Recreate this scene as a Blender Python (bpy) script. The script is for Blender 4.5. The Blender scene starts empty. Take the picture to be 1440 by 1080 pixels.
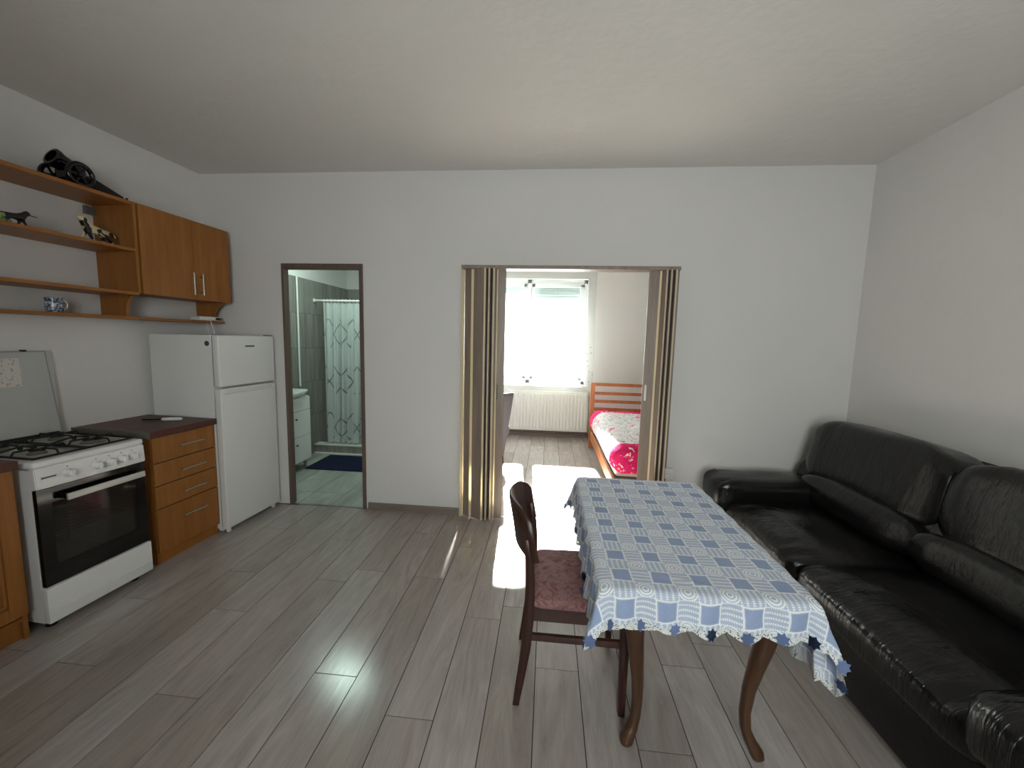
import bpy, bmesh, math, random
from mathutils import Vector, Matrix, noise

random.seed(7)
PI = math.pi
SC = bpy.context.scene
COL = SC.collection

# ------------------------------------------------------------------ camera
CAM_H = 1.45
def cam_basis(yaw, pitch, roll):
    y, p, r = (math.radians(a) for a in (yaw, pitch, roll))
    f = Vector((-math.sin(y)*math.cos(p), math.cos(y)*math.cos(p), -math.sin(p)))
    ri = Vector((math.cos(y), math.sin(y), 0)); up = ri.cross(f)
    return ri*math.cos(r)+up*math.sin(r), -ri*math.sin(r)+up*math.cos(r), f
cr, cu, cf = cam_basis(5.1, 6.3, 1.4)
cam = bpy.data.objects.new('camera', bpy.data.cameras.new('camera'))
COL.objects.link(cam)
cam.matrix_world = Matrix(((cr.x, cu.x, -cf.x, 0), (cr.y, cu.y, -cf.y, 0), (cr.z, cu.z, -cf.z, CAM_H), (0, 0, 0, 1)))
cam.data.sensor_width = 36; cam.data.sensor_fit = 'HORIZONTAL'
cam.data.lens = 555/1440*36; cam.data.clip_start = .02
SC.camera = cam

# ------------------------------------------------------------------ sky, sun, window portals, exposure
w = bpy.data.worlds.new('sky'); SC.world = w; w.use_nodes = True
bg = w.node_tree.nodes['Background']
bg.inputs[0].default_value = (.97, .975, 1, 1); bg.inputs[1].default_value = 8.0
sun = bpy.data.objects.new('sun_offscreen', bpy.data.lights.new('sun_offscreen', 'SUN')); COL.objects.link(sun)
sun.data.energy = 60; sun.data.color = (1, .985, .95); sun.data.angle = math.radians(2.2)
sd = Vector((.07, -1, -.56)).normalized()
sun.rotation_euler = sd.to_track_quat('-Z', 'Y').to_euler()
def portal(name, loc, sx, sz, toward):
    l = bpy.data.lights.new(name, 'AREA'); l.shape = 'RECTANGLE'; l.size = sx; l.size_y = sz
    o = bpy.data.objects.new(name, l); COL.objects.link(o); o.location = loc
    o.rotation_euler = Vector(toward).to_track_quat('-Z', 'Z').to_euler(); l.cycles.is_portal = True
portal('bedroom_window_portal', (-.3, 6.32, 1.58), 1.75, 1.62, (0, -1, 0))
portal('rear_window_offscreen', (.3, -1.68, 1.6), 1.4, 1.4, (0, 1, 0))
SC.view_settings.view_transform = 'Standard'; SC.view_settings.look = 'None'
SC.view_settings.gamma = 1; SC.view_settings.use_curve_mapping = False
SC.view_settings.exposure = 1.38

# ------------------------------------------------------------------ helpers: materials
def lin(c):
    if isinstance(c, str):
        c = [int(c[i:i+2], 16)/255 for i in (0, 2, 4)]
    return tuple(x/12.92 if x <= .04045 else ((x+.055)/1.055)**2.4 for x in c)+(1,)

class N:
    """thin wrapper so that node sockets can be written as arithmetic"""
    def __init__(s, nt, sock): s.nt = nt; s.k = sock
    def op(s, o, *a, clamp=False):
        n = s.nt.nodes.new('ShaderNodeMath'); n.operation = o; n.use_clamp = clamp
        for i, v in enumerate((s,)+a):
            if isinstance(v, N): s.nt.links.new(v.k, n.inputs[i])
            else: n.inputs[i].default_value = v
        return N(s.nt, n.outputs[0])
    def __add__(s, o): return s.op('ADD', o)
    def __sub__(s, o): return s.op('SUBTRACT', o)
    def __mul__(s, o): return s.op('MULTIPLY', o)
    def lt(s, o): return s.op('LESS_THAN', o)
    def gt(s, o): return s.op('GREATER_THAN', o)
    def abs(s): return s.op('ABSOLUTE')
    def fract(s): return s.op('FRACT')
    def min(s, o): return s.op('MINIMUM', o)
    def max(s, o): return s.op('MAXIMUM', o)

class M:
    def __init__(s, name, col='808080', rough=.5, metal=0, spec=.5):
        s.m = bpy.data.materials.new(name); s.m.use_nodes = True; s.nt = s.m.node_tree
        s.b = s.nt.nodes['Principled BSDF']; s.out = s.nt.nodes['Material Output']
        s.b.inputs['Base Color'].default_value = lin(col); s.b.inputs['Roughness'].default_value = rough
        s.b.inputs['Metallic'].default_value = metal; s.b.inputs['Specular IOR Level'].default_value = spec
    def new(s, t, **kw):
        n = s.nt.nodes.new(t)
        for k, v in kw.items(): setattr(n, k, v)
        return n
    def link(s, a, b): s.nt.links.new(a.k if isinstance(a, N) else a, b)
    def coord(s, kind='Object', scale=(1, 1, 1), rnd=0):
        if kind == 'Position': c = s.new('ShaderNodeNewGeometry').outputs['Position']
        else: c = s.new('ShaderNodeTexCoord').outputs[kind]
        mp = s.new('ShaderNodeMapping'); mp.inputs['Scale'].default_value = scale; s.link(c, mp.inputs['Vector'])
        if rnd:
            oi = s.new('ShaderNodeObjectInfo'); mu = s.new('ShaderNodeMath', operation='MULTIPLY'); mu.inputs[1].default_value = rnd
            s.link(oi.outputs['Random'], mu.inputs[0])
            cb = s.new('ShaderNodeCombineXYZ')
            for i in range(3): s.link(mu.outputs[0], cb.inputs[i])
            s.link(cb.outputs[0], mp.inputs['Location'])
        return mp.outputs[0]
    def xyz(s, c):
        n = s.new('ShaderNodeSeparateXYZ'); s.link(c, n.inputs[0]); return [N(s.nt, o) for o in n.outputs]
    def noise(s, c, scale=5, detail=4, rough=.55, dist=0):
        n = s.new('ShaderNodeTexNoise'); n.inputs['Scale'].default_value = scale; n.inputs['Detail'].default_value = detail
        n.inputs['Roughness'].default_value = rough; n.inputs['Distortion'].default_value = dist
        s.link(c, n.inputs['Vector']); return N(s.nt, n.outputs['Fac'])
    def voro(s, c, scale=5):
        n = s.new('ShaderNodeTexVoronoi'); n.inputs['Scale'].default_value = scale; s.link(c, n.inputs['Vector'])
        return N(s.nt, n.outputs['Distance']), n.outputs['Color']
    def ramp(s, f, stops):
        n = s.new('ShaderNodeValToRGB'); e = n.color_ramp.elements
        e[0].position, e[0].color = stops[0][0], lin(stops[0][1]); e[1].position, e[1].color = stops[-1][0], lin(stops[-1][1])
        for p, c in stops[1:-1]:
            q = e.new(p); q.color = lin(c)
        s.link(f, n.inputs[0]); return n.outputs[0]
    def mix(s, f, a, b, mode='MIX'):
        n = s.new('ShaderNodeMix', data_type='RGBA', blend_type=mode)
        for sock, v in ((n.inputs['Factor'], f), (n.inputs['A'], a), (n.inputs['B'], b)):
            if isinstance(v, (N, bpy.types.NodeSocket)): s.link(v, sock)
            elif isinstance(v, (int, float)): sock.default_value = v
            else: sock.default_value = lin(v)
        return n.outputs['Result']
    def col(s, c): s.link(c, s.b.inputs['Base Color']); return s
    def rough(s, f): s.link(f, s.b.inputs['Roughness']); return s
    def bump(s, f, strength=.2, dist=.01):
        n = s.new('ShaderNodeBump'); n.inputs['Strength'].default_value = strength; n.inputs['Distance'].default_value = dist
        s.link(f, n.inputs['Height']); s.link(n.outputs[0], s.b.inputs['Normal']); return s

def plaster(name, c, b=.12):
    m = M(name, c, .85, spec=.2); co = m.coord('Position')
    f = m.noise(co, 2.2, 5); m.col(m.mix(f*.16, c, [x*.86 for x in [int(c[i:i+2], 16)/255 for i in (0, 2, 4)]]))
    m.bump(m.noise(co, 14, 6) + m.noise(co, 1.3, 2)*2.5, b, .02); return m.m
def wood(name, c1, c2, c3, axis='Z', rough=.4, rnd=7, sc=1.0, kind='Object'):
    m = M(name, c1, rough, spec=.4)
    s = {'X': (1.6, 22, 22), 'Y': (22, 1.6, 22), 'Z': (22, 22, 1.6)}[axis]
    co = m.coord(kind, tuple(v*sc for v in s), rnd)
    f = m.noise(co, 1.0, 6, .6, .6); g = m.noise(co, 4.0, 3, .6)
    m.col(m.ramp(f*.75+g*.25, [(.3, c3), (.5, c1), (.7, c2)])); m.bump(f, .05, .004); return m.m
def plain(name, c, rough=.5, metal=0, spec=.5): return M(name, c, rough, metal, spec).m
def emit(name, c, strength):
    m = M(name, c, .5); m.b.inputs['Emission Color'].default_value = lin(c); m.b.inputs['Emission Strength'].default_value = strength; return m.m

MAT = {}
MAT['wall'] = plaster('white_wall_paint', 'dedbd8')
MAT['ceil'] = plaster('white_ceiling_paint', 'dcd9d5', .2)
MAT['oakfront'] = wood('orange_beech_front', '96602a', 'a46b32', '875322', 'Z', .42)
MAT['oakfronty'] = wood('orange_beech_horizontal', '96602a', 'a46b32', '875322', 'Y', .42)
MAT['oakside'] = wood('brown_beech_carcass', '96602a', 'a46b32', '875322', 'Z', .5)
MAT['counter'] = M('dark_brown_worktop', '54291f', .45).m
MAT['white_enamel'] = plain('white_enamel', 'ecebe9', .25)
MAT['fridge_white'] = plain('fridge_white', 'e3e2df', .35)
MAT['black'] = plain('black_plastic', '0b0b0c', .35)
MAT['iron'] = plain('cast_iron', '121213', .55)
MAT['steel'] = plain('brushed_steel', 'b9b6b0', .3, 1)
MAT['dullsteel'] = M('dull_edge_strip', '6f6e63', .45, .2).m
MAT['walnut'] = wood('dark_walnut', '3a211a', '4a2b21', '2a1712', 'Z', .35)
MAT['legwood'] = wood('table_leg_wood', '4c3322', '5b3e29', '38251a', 'Z', .33)
MAT['frame_brown'] = wood('brown_door_frame', '67554c', '705e55', '5b4a42', 'Z', .5)
MAT['white_plastic'] = plain('white_plastic', 'e6e5e1', .4)
MAT['pvc'] = plain('window_white_pvc', 'eef0ef', .35)
MAT['ceramic'] = plain('white_ceramic', 'f0f2f0', .12)
MAT['joint'] = plain('dark_joint', '2a2623', .9)
MAT['bedwood'] = wood('bed_pine', 'b56f42', 'c67f50', 'a56136', 'Z', .45)
MAT['baseboard'] = wood('grey_brown_baseboard', '867970', '91847b', '776a62', 'X', .5)

def laminate():
    m = M('grey_oak_laminate', '9a8f87', .36, spec=.5)
    co = m.coord('Position', (7, 1.1, 7), 31)
    f = m.noise(co, 1.5, 7, .64, 2.2); g = m.noise(m.coord('Position', (55, 3.2, 55), 31), 2, 4, .7, .6)
    oi = m.new('ShaderNodeObjectInfo')
    base = m.ramp(f*.7+g*.3, [(.26, '857d7a'), (.42, 'a29a96'), (.58, 'b0a8a4'), (.76, 'bdb6b2')])
    tint = m.ramp(oi.outputs['Random'], [(0, 'e4dfda'), (.5, 'f2eeeb'), (1, 'ffffff')])
    m.col(m.mix(1.0, base, tint, 'MULTIPLY')); m.rough(m.ramp(g, [(.3, '7c7c7c'), (.7, '666666')]))
    m.bump(g*.6+f*.4, .12, .004); return m.m
MAT['laminate'] = laminate()
def tilemat(name, stops, axis, rough):
    m = M(name, stops[1][1], rough); s = {'Z': (16, 16, .9), 'Y': (16, .9, 16), 'D': (5, 1.5, 5)}[axis]
    f = m.noise(m.coord('Position', s, 19), 1.2, 5, .6, .7); m.col(m.ramp(f, stops)); return m.m
MAT['walltile'] = tilemat('grey_wood_effect_wall_tile', [(.3, '6f6c66'), (.5, '85827b'), (.7, '97948d')], 'Z', .3)
MAT['floortile'] = tilemat('pale_grey_floor_tile', [(.3, '8f918a'), (.5, 'a3a59d'), (.7, 'b4b6ae')], 'D', .25)

def leather():
    m = M('black_leather', '0f0e0e', .42, spec=.4); co = m.coord('Object')
    d, _ = m.voro(co, 130); f = m.noise(co, 3.5, 5); wr = m.noise(m.coord('Object', (16, 9, 16)), 1.6, 6, .65, 1.6)
    m.col(m.ramp(f, [(.3, '0c0b0b'), (.7, '171514')])); m.rough(m.ramp(m.noise(co, 7, 4), [(.3, '606060'), (.7, '888888')]))
    x, y, z = m.xyz(m.coord('Object'))
    gx = m.noise(m.coord('Object', (5, 42, 5)), 1.0, 3, .6, .8)*(x.lt(-.30))*(x.gt(-.60))*(z.gt(.22)); gz = m.noise(m.coord('Object', (4, 30, 6)), 1.0, 3, .6, .8)*(x.gt(.05))
    m.bump(d*.05+wr*.45+f*.8+gx*1.6+gz*.8, .35, .010); return m.m
MAT['leather'] = leather()
def leather_gather():
    m = M('black_leather_gathered', '100f0f', .38, spec=.5); co = m.coord('Object')
    f = m.noise(m.coord('Object', (30, 30, 2)), 1.0, 3, .6, .5); m.bump(f, .8, .02); return m.m
MAT['leather_gather'] = leather_gather()

def seatfabric():
    m = M('maroon_floral_fabric', '5a3a3f', .9, spec=.2); co = m.coord('Object')
    f = m.noise(co, 14, 5, .7, 2.5); g = m.noise(co, 26, 3, .6, 1)
    c = m.ramp(f, [(.3, '5d4148'), (.45, '855c5c'), (.55, 'a17b72'), (.66, '6e5c76'), (.8, 'b08f80')])
    m.col(m.mix(g*.3, c, '5a3f48')); m.bump(g, .2, .004); return m.m
MAT['seatfabric'] = seatfabric()

def clothmat():
    m = M('blue_white_woven_cloth', '8b9bb8', .85, spec=.15)
    co = m.coord('UV'); x, y, _ = m.xyz(co)
    x = x+(m.noise(co, 9, 3)-.5)*.012; y = y+(m.noise(co, 7, 3)-.5)*.014
    P = .122
    cx = (x*(1/P)).fract()-.5; cy = (y*(1/P)).fract()-.5
    ax, ay = cx.abs(), cy.abs()
    sq = ax.lt(.21)*ay.lt(.21)
    corner = ax.gt(.29)*ay.gt(.29)
    sidex = ax.gt(.23)*ay.lt(.29); sidey = ay.gt(.23)*ax.lt(.29)
    st = (y*(1/P)*14.0).fract().gt(.45); st2 = (x*(1/P)*14.0).fract().gt(.45)
    bars_y = ((x*(1/P)*7.0).fract()-.5).abs().lt(.2); bars_x = ((y*(1/P)*7.0).fract()-.5).abs().lt(.2)
    lace = (sidex*bars_x*((x*(1/P)*22.0).fract().gt(.32))).max(sidey*bars_y*((y*(1/P)*22.0).fract().gt(.32)))
    dx = ax-.5; dy = ay-.5
    r = (dx*dx+dy*dy).op('SQRT')
    ring = ((r-.15).abs().lt(.022)).max((r-.07).abs().lt(.022)).max((r-.215).abs().lt(.018))
    out = ((ax.max(ay)-.25).abs().lt(.018))
    white = lace.max(corner*ring).max(out*(ax.min(ay).lt(.25)))
    f = m.noise(co, 60, 3, .7)
    blue = m.mix(f, '8f9fc0', 'a3b1cd'); mid = m.mix(f, 'b0bbd0', 'c3ccdc'); wh = m.mix(f, 'e8ebee', 'f8f8f6')
    c = m.mix(sq, mid, blue); c = m.mix(white, c, wh)
    m.col(c); m.bump(white*.6+f*.5, .25, .003)
    tr = m.new('ShaderNodeBsdfTranslucent'); m.link(c, tr.inputs[0])
    mx = m.new('ShaderNodeMixShader'); mx.inputs[0].default_value = .12
    m.link(m.b.outputs[0], mx.inputs[1]); m.link(tr.outputs[0], mx.inputs[2]); m.link(mx.outputs[0], m.out.inputs[0])
    return m.m
MAT['cloth'] = clothmat()
def lacemat():
    m = M('white_crochet_lace', 'd6d8d6', .9, spec=.1); d, _ = m.voro(m.coord('Object'), 150)
    tr = m.new('ShaderNodeBsdfTransparent'); mx = m.new('ShaderNodeMixShader'); m.link(d.gt(.30), mx.inputs[0])
    m.link(tr.outputs[0], mx.inputs[1]); m.link(m.b.outputs[0], mx.inputs[2]); m.link(mx.outputs[0], m.out.inputs[0]); return m.m
MAT['lace'] = lacemat()
MAT['laceblue'] = M('blue_crochet_flower', '7080a6', .9, spec=.1).m

def sheer():
    m = M('sheer_curtain', 'f2f7f4', .8)
    co = m.coord('Object'); x, y, z = m.xyz(co)
    tr = m.new('ShaderNodeBsdfTransparent'); tl = m.new('ShaderNodeBsdfTranslucent'); df = m.new('ShaderNodeBsdfDiffuse')
    tl.inputs[0].default_value = lin('5c6664'); df.inputs[0].default_value = lin('eef5f1')
    a = m.new('ShaderNodeMixShader'); a.inputs[0].default_value = .5; m.link(tl.outputs[0], a.inputs[1]); m.link(df.outputs[0], a.inputs[2])
    d, _ = m.voro(co, 26)
    emb = (d.lt(.28))*(x.gt(.42))*(z.lt(1.45))*(m.noise(co, 7, 3).gt(.46))
    b = m.new('ShaderNodeMixShader'); m.link(emb*.3+.24, b.inputs[0])
    m.link(tr.outputs[0], b.inputs[1]); m.link(a.outputs[0], b.inputs[2]); m.link(b.outputs[0], m.out.inputs[0]); return m.m
MAT['sheer'] = sheer()

def showercurtain():
    m = M('white_shower_curtain', 'e4e8e6', .45)
    co = m.coord('UV'); x, y, _ = m.xyz(co)
    a = ((x*4.2+y*2.6).fract()-.5).abs().lt(.028); b = ((x*4.2-y*2.6).fract()-.5).abs().lt(.028)
    band = ((y*1.75+.12).fract()-.5).abs().lt(.30)
    ln = a.max(b)*band
    m.col(m.mix(ln, 'c9d0cd', '55585b'))
    tl = m.new('ShaderNodeBsdfTranslucent'); tl.inputs[0].default_value = lin('dfe8e5')
    mx = m.new('ShaderNodeMixShader'); mx.inputs[0].default_value = .3
    m.link(m.b.outputs[0], mx.inputs[1]); m.link(tl.outputs[0], mx.inputs[2]); m.link(mx.outputs[0], m.out.inputs[0]); return m.m
MAT['shower'] = showercurtain()
def creamstrip():
    m = M('cream_hinge_strip', 'e6dabb', .5)
    tl = m.new('ShaderNodeBsdfTranslucent'); tl.inputs[0].default_value = lin('efdfbb')
    mx = m.new('ShaderNodeMixShader'); mx.inputs[0].default_value = .35
    m.link(m.b.outputs[0], mx.inputs[1]); m.link(tl.outputs[0], mx.inputs[2]); m.link(mx.outputs[0], m.out.inputs[0]); return m.m
MAT['cream'] = creamstrip()
def glass(name, tint, alpha):
    m = M(name, 'ffffff', .03)
    tr = m.new('ShaderNodeBsdfTransparent'); tr.inputs[0].default_value = lin(tint)
    gl = m.new('ShaderNodeBsdfGlossy'); gl.inputs['Roughness'].default_value = .02
    fr = m.new('ShaderNodeFresnel'); fr.inputs[0].default_value = 1.45
    mx = m.new('ShaderNodeMixShader'); m.link((N(m.nt, fr.outputs[0])*alpha), mx.inputs[0])
    m.link(tr.outputs[0], mx.inputs[1]); m.link(gl.outputs[0], mx.inputs[2]); m.link(mx.outputs[0], m.out.inputs[0]); return m.m
MAT['pane'] = glass('window_glass', 'f4f8f6', .8)
MAT['ovenglass'] = glass('oven_window_glass', 'b4b2ae', 1.6)
def duvetmat():
    m = M('pink_white_floral_bedding', 'e8e4e2', .9, spec=.1); co = m.coord('Object'); x, y, z = m.xyz(co)
    f = m.noise(co, 9, 4, .6, 1.2); g = m.noise(co, 30, 3, .6, 1.5)
    c = m.mix((g.gt(.57)), 'dcd9d6', '9a9694')
    c = m.mix(f.gt(.61), c, 'dd6f90')
    pinkend = (y.gt(.52)+(y.lt(-.84))).min(1.0)
    pk = m.mix(m.noise(co, 17, 3, .6, 1).gt(.62), 'dd2a68', 'f0d7d2')
    m.col(m.mix(pinkend, c, pk)); m.bump(m.noise(m.coord('Object', (9, 4, 9)), 1.5, 4, .6, 1), .5, .03); return m.m
MAT['duvet'] = duvetmat()
def mugmat():
    m = M('blue_white_glazed_mug', 'd8d8d8', .2); co = m.coord('Object', (1, 1, 1.6))
    f = m.noise(co, 26, 4, .6, 2.0); m.col(m.ramp(f, [(.42, 'd4d6d8'), (.48, '3b4d70'), (.56, '24324c'), (.6, 'cfd0cf')])); return m.m
MAT['mug'] = mugmat()
def patchy(name, a, b, sc, thr):
    m = M(name, a, .45); f = m.noise(m.coord('Object'), sc, 2, .5, .3); m.col(m.mix(f.gt(thr), a, b)); return m.m
MAT['dogcream'] = patchy('cream_black_glaze', 'cdbd93', '17120f', 22, .53)
MAT['horsebrown'] = patchy('dark_brown_glaze', '1e1517', '8c8170', 16, .60)
MAT['cannon'] = plain('dark_glossy_brown', '0f0708', .14)
def stickermat():
    m = M('printed_paper', 'd8d2cc', .8); co = m.coord('Object', (1, 90, 60)); f = m.noise(co, 1, 2)
    g = m.noise(m.coord('Object'), 9, 2)
    m.col(m.mix((f.gt(.60))*.5, m.mix(g.gt(.53), 'd4d0ca', 'd0b2ac'), '5e5854')); return m.m
MAT['sticker'] = stickermat()
MAT['grass'] = patchy('green_glaze', '4f7d33', '7fa25a', 30, .55)
MAT['chairgrey'] = plain('grey_upholstery', '5a565c', .7)
MAT['mat'] = M('dark_blue_bath_mat', '20263c', .95, spec=.1).m
MAT['radiator'] = plain('radiator_enamel', 'e2e2da', .4)
MAT['blind'] = plain('roller_shutter_grey', 'a9b0b0', .6)
MAT['foldpanel'] = wood('fold_door_brown', '8c7c70', '9a897c', '7b6c61', 'Z', .4)

# ------------------------------------------------------------------ helpers: meshes
def bmn(): return bmesh.new()
def box(bm, x0, x1, y0, y1, z0, z1, bev=0, seg=2):
    t = bmesh.new() if bev else bm
    vs = [t.verts.new((x, y, z)) for x in (x0, x1) for y in (y0, y1) for z in (z0, z1)]
    for q in ((0, 1, 3, 2), (4, 6, 7, 5), (0, 4, 5, 1), (2, 3, 7, 6), (0, 2, 6, 4), (1, 5, 7, 3)): t.faces.new([vs[i] for i in q])
    if bev:
        bmesh.ops.bevel(t, geom=t.edges[:], offset=bev, segments=seg, affect='EDGES', profile=.6)
        merge(bm, t)
    return bm
def merge(bm, t, mat=None):
    me = bpy.data.meshes.new('tmp'); t.to_mesh(me); t.free()
    if mat is not None: me.transform(mat)
    bm.from_mesh(me); bpy.data.meshes.remove(me)
def ring_loft(bm, rings, cap=True, close=True):
    vr = [[bm.verts.new(p) for p in r] for r in rings]
    n = len(vr[0])
    for a, b in zip(vr, vr[1:]):
        for i in range(n if close else n-1):
            j = (i+1) % n
            bm.faces.new((a[i], a[j], b[j], b[i]))
    if cap and close:
        bm.faces.new(vr[0][::-1]); bm.faces.new(vr[-1])
    return bm
def tube(bm, pts, rad, n=10, cap=True, closed=False):
    pts = [Vector(p) for p in pts]; L = len(pts); rings = []
    rad = rad if isinstance(rad, (list, tuple)) else [rad]*L
    up = None
    for i, p in enumerate(pts):
        a = pts[(i-1) % L] if (closed or i) else p; b = pts[(i+1) % L] if (closed or i < L-1) else p
        d = (b-a).normalized()
        if up is None:
            up = Vector((0, 0, 1)) if abs(d.z) < .9 else Vector((0, 1, 0))
        s = d.cross(up).normalized(); up = s.cross(d).normalized()
        rings.append([p+(s*math.cos(t)+up*math.sin(t))*rad[i] for t in [2*PI*k/n for k in range(n)]])
    if closed: rings.append(rings[0]); ring_loft(bm, rings, False); bmesh.ops.remove_doubles(bm, verts=bm.verts[:], dist=1e-6)
    else: ring_loft(bm, rings, cap)
    return bm
def lathe(bm, prof, n=24, M4=None):
    t = bmesh.new(); rings = [[(r*math.cos(2*PI*k/n), r*math.sin(2*PI*k/n), z) for k in range(n)] for r, z in prof]
    ring_loft(t, rings, True); merge(bm, t, M4); return bm
def prism(bm, poly, axis, lo, hi, bev=0):
    t = bmesh.new()
    def P(u, v, h): return {'x': (h, u, v), 'y': (u, h, v), 'z': (u, v, h)}[axis]
    ring_loft(t, [[P(u, v, lo) for u, v in poly], [P(u, v, hi) for u, v in poly]])
    bmesh.ops.recalc_face_normals(t, faces=t.faces[:])
    if bev: bmesh.ops.bevel(t, geom=t.edges[:], offset=bev, segments=2, affect='EDGES')
    merge(bm, t); return bm
def sell(bm, c, s, e1=.4, e2=.4, nu=28, nv=18, fn=None):
    """super-ellipsoid cushion"""
    def pw(v, e): return math.copysign(abs(v)**e, v)
    t = bmesh.new(); rings = []
    for i in range(nv+1):
        ph = -PI/2+PI*i/nv; ph = max(min(ph, PI/2-.02), -PI/2+.02); r = []
        for k in range(nu):
            th = 2*PI*k/nu
            p = Vector((pw(math.cos(ph), e1)*pw(math.cos(th), e2), pw(math.cos(ph), e1)*pw(math.sin(th), e2), pw(math.sin(ph), e1)))
            p = Vector((p.x*s[0], p.y*s[1], p.z*s[2]))
            if fn: p = fn(p)
            r.append(p+Vector(c))
        rings.append(r)
    ring_loft(t, rings); merge(bm, t); return bm

def mk(name, bm, mat, parent=None, smooth=False, loc=None, rz=0, ang=None):
    bmesh.ops.recalc_face_normals(bm, faces=bm.faces[:])
    me = bpy.data.meshes.new(name); bm.to_mesh(me); bm.free()
    me.materials.append(MAT[mat] if isinstance(mat, str) else mat)
    if smooth:
        for p in me.polygons: p.use_smooth = True
        try: me.set_sharp_from_angle(angle=math.radians(ang or 45))
        except Exception: pass
    o = bpy.data.objects.new(name, me); COL.objects.link(o)
    if parent: o.parent = parent
    if loc: o.location = loc
    if rz: o.rotation_euler[2] = rz
    return o
def tag(o, label=None, cat=None, group=None, kind=None):
    if label: o['label'] = label
    if cat: o['category'] = cat
    if group: o['group'] = group
    if kind: o['kind'] = kind
    return o
def thing(name, label, cat, loc=(0, 0, 0), rz=0, group=None):
    o = bpy.data.objects.new(name, None); COL.objects.link(o); o.location = loc; o.rotation_euler[2] = rz
    o.empty_display_size = .05
    return tag(o, label, cat, group)
def struct(name, bm, mat, parent=None, label=None, smooth=False):
    o = mk(name, bm, mat, parent, smooth)
    if not parent: o['kind'] = 'structure'
    if label: o['label'] = label
    return o
def sempty(name, label=None):
    o = bpy.data.objects.new(name, None); COL.objects.link(o); o['kind'] = 'structure'
    if label: o['label'] = label
    return o
UNIT = bpy.data.meshes.new('piece'); _b = bmn(); box(_b, -.5, .5, -.5, .5, -.5, .5); _b.to_mesh(UNIT); _b.free()
UNITS = {}
def piece(name, mat, parent, x0, x1, y0, y1, z0, z1):
    if mat not in UNITS:
        u = UNIT.copy(); u.materials.append(MAT[mat]); UNITS[mat] = u
    o = bpy.data.objects.new(name, UNITS[mat]); COL.objects.link(o); o.parent = parent
    o.location = ((x0+x1)/2, (y0+y1)/2, (z0+z1)/2); o.scale = (x1-x0, y1-y0, z1-z0); return o

# ------------------------------------------------------------------ room geometry constants
WY = 3.097            # back wall, room side
WT = .06              # its thickness
XR = 2.22             # right wall
YF = -1.5             # wall behind the camera
ZC = 2.72             # ceiling
YB = 6.0              # bedroom window wall
A = math.radians(3.2)
K0 = Vector((-2.846, WY, 0))
KN = Vector((math.cos(A), -math.sin(A), 0)); KD = Vector((-math.sin(A), -math.cos(A), 0))
def K(t, s, z=0): p = K0+KN*t+KD*s; return Vector((p.x, p.y, z))

# ------------------------------------------------------------------ floors
fl = struct('floor', box(bmn(), -3.3, XR+.15, YF-.15, WY, -.08, -.004), 'joint', label='grey oak laminate floor of the kitchen living room')
JOINTS = {-12: 1.437, -11: 1.822, -10: 1.40, -9: 2.124, -8: 1.798, -7: 1.31-1.26*0, -6: 2.11, -5: 2.235, -4: 1.48, -3: 2.21, -2: 1.327, -1: 1.9, 0: .75, 1: 1.62, 2: 1.0, 3: 1.305, 4: 1.703, 5: 1.855, 6: 1.2}
PW = .19
def planks(parent, r0, r1, y0, y1, joints, x_hi):
    for r in range(r0, r1):
        a = -.199+PW*r; j = joints.get(r, random.uniform(0, 1.26))
        j -= 1.26*math.ceil((j-y0)/1.26)
        y = j
        while y < y1:
            lo, hi = max(y, y0), min(y+1.26, y1)
            if hi-lo > .02: piece('plank', 'laminate', parent, a+.0019, min(a+PW-.0019, x_hi), lo+.0019, hi-.0019, -.02, 0)
            y += 1.26
planks(fl, -15, 13, YF, WY-.005, JOINTS, XR)
flb = struct('floor_bedroom', box(bmn(), -1.45, XR+.15, WY, YB+.3, -.08, -.004), 'joint', label='grey oak laminate floor of the bedroom')
planks(flb, -6, 13, WY+.005, YB, {-1: 4.4, 0: 4.1, 1: 5.1, 2: 3.9, -2: 5.0, 3: 4.6}, XR)
struct('trim_3', box(bmn(), -.66, .92, WY-.012, WY+.012, -.002, .004), 'steel')

flt = struct('floor_bathroom', box(bmn(), -3.0, -1.46, WY+.005, 5.6, -.08, -.004), 'joint', label='pale grey tiled bathroom floor')
for i in range(-3, 4):
    for k in range(-1, 4):
        x0 = -2.12+.3*i; y0 = 3.37+.6*k
        xa, xb, ya, yb = max(x0, -2.86), min(x0+.3, -1.52), max(y0, WY+.01), min(y0+.6, 5.45)
        if xb-xa > .02 and yb-ya > .02: piece('tile', 'floortile', flt, xa+.002, xb-.002, ya+.002, yb-.002, -.02, 0)
piece('threshold_strip', 'steel', flt, -2.16, -1.505, WY-.004, WY+.014, -.01, .004)

# ------------------------------------------------------------------ walls and ceilings
D1 = (-2.165, -1.503, 2.012)      # bathroom door hole
D2 = (-.675, .935, 2.005)         # folding door hole
bm = bmn(); y0, y1 = WY, WY+WT
box(bm, -3.2, D1[0], y0, y1, 0, ZC); box(bm, D1[0], D1[1], y0, y1, D1[2], ZC)
box(bm, D1[1], D2[0], y0, y1, 0, ZC); box(bm, D2[0], D2[1], y0, y1, D2[2], ZC); box(bm, D2[1], XR+.15, y0, y1, 0, ZC)
struct('wall_back', bm, 'wall', label='white plastered wall with the two door openings')
bm = bmn(); a, b = K(0, -.02), K(0, 4.75); n = KN*-.2
prism(bm, [(a.x, a.y), (b.x, b.y), (b.x+n.x, b.y+n.y), (a.x+n.x, a.y+n.y)], 'z', 0, ZC)
struct('wall_left', bm, 'wall', label='white plastered wall behind the kitchen units')
bm = bmn(); box(bm, XR, XR+.15, YF-.15, YB+.3, 0, ZC)
struct('wall_right', bm, 'wall', label='white plastered wall behind the sofa')
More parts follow.
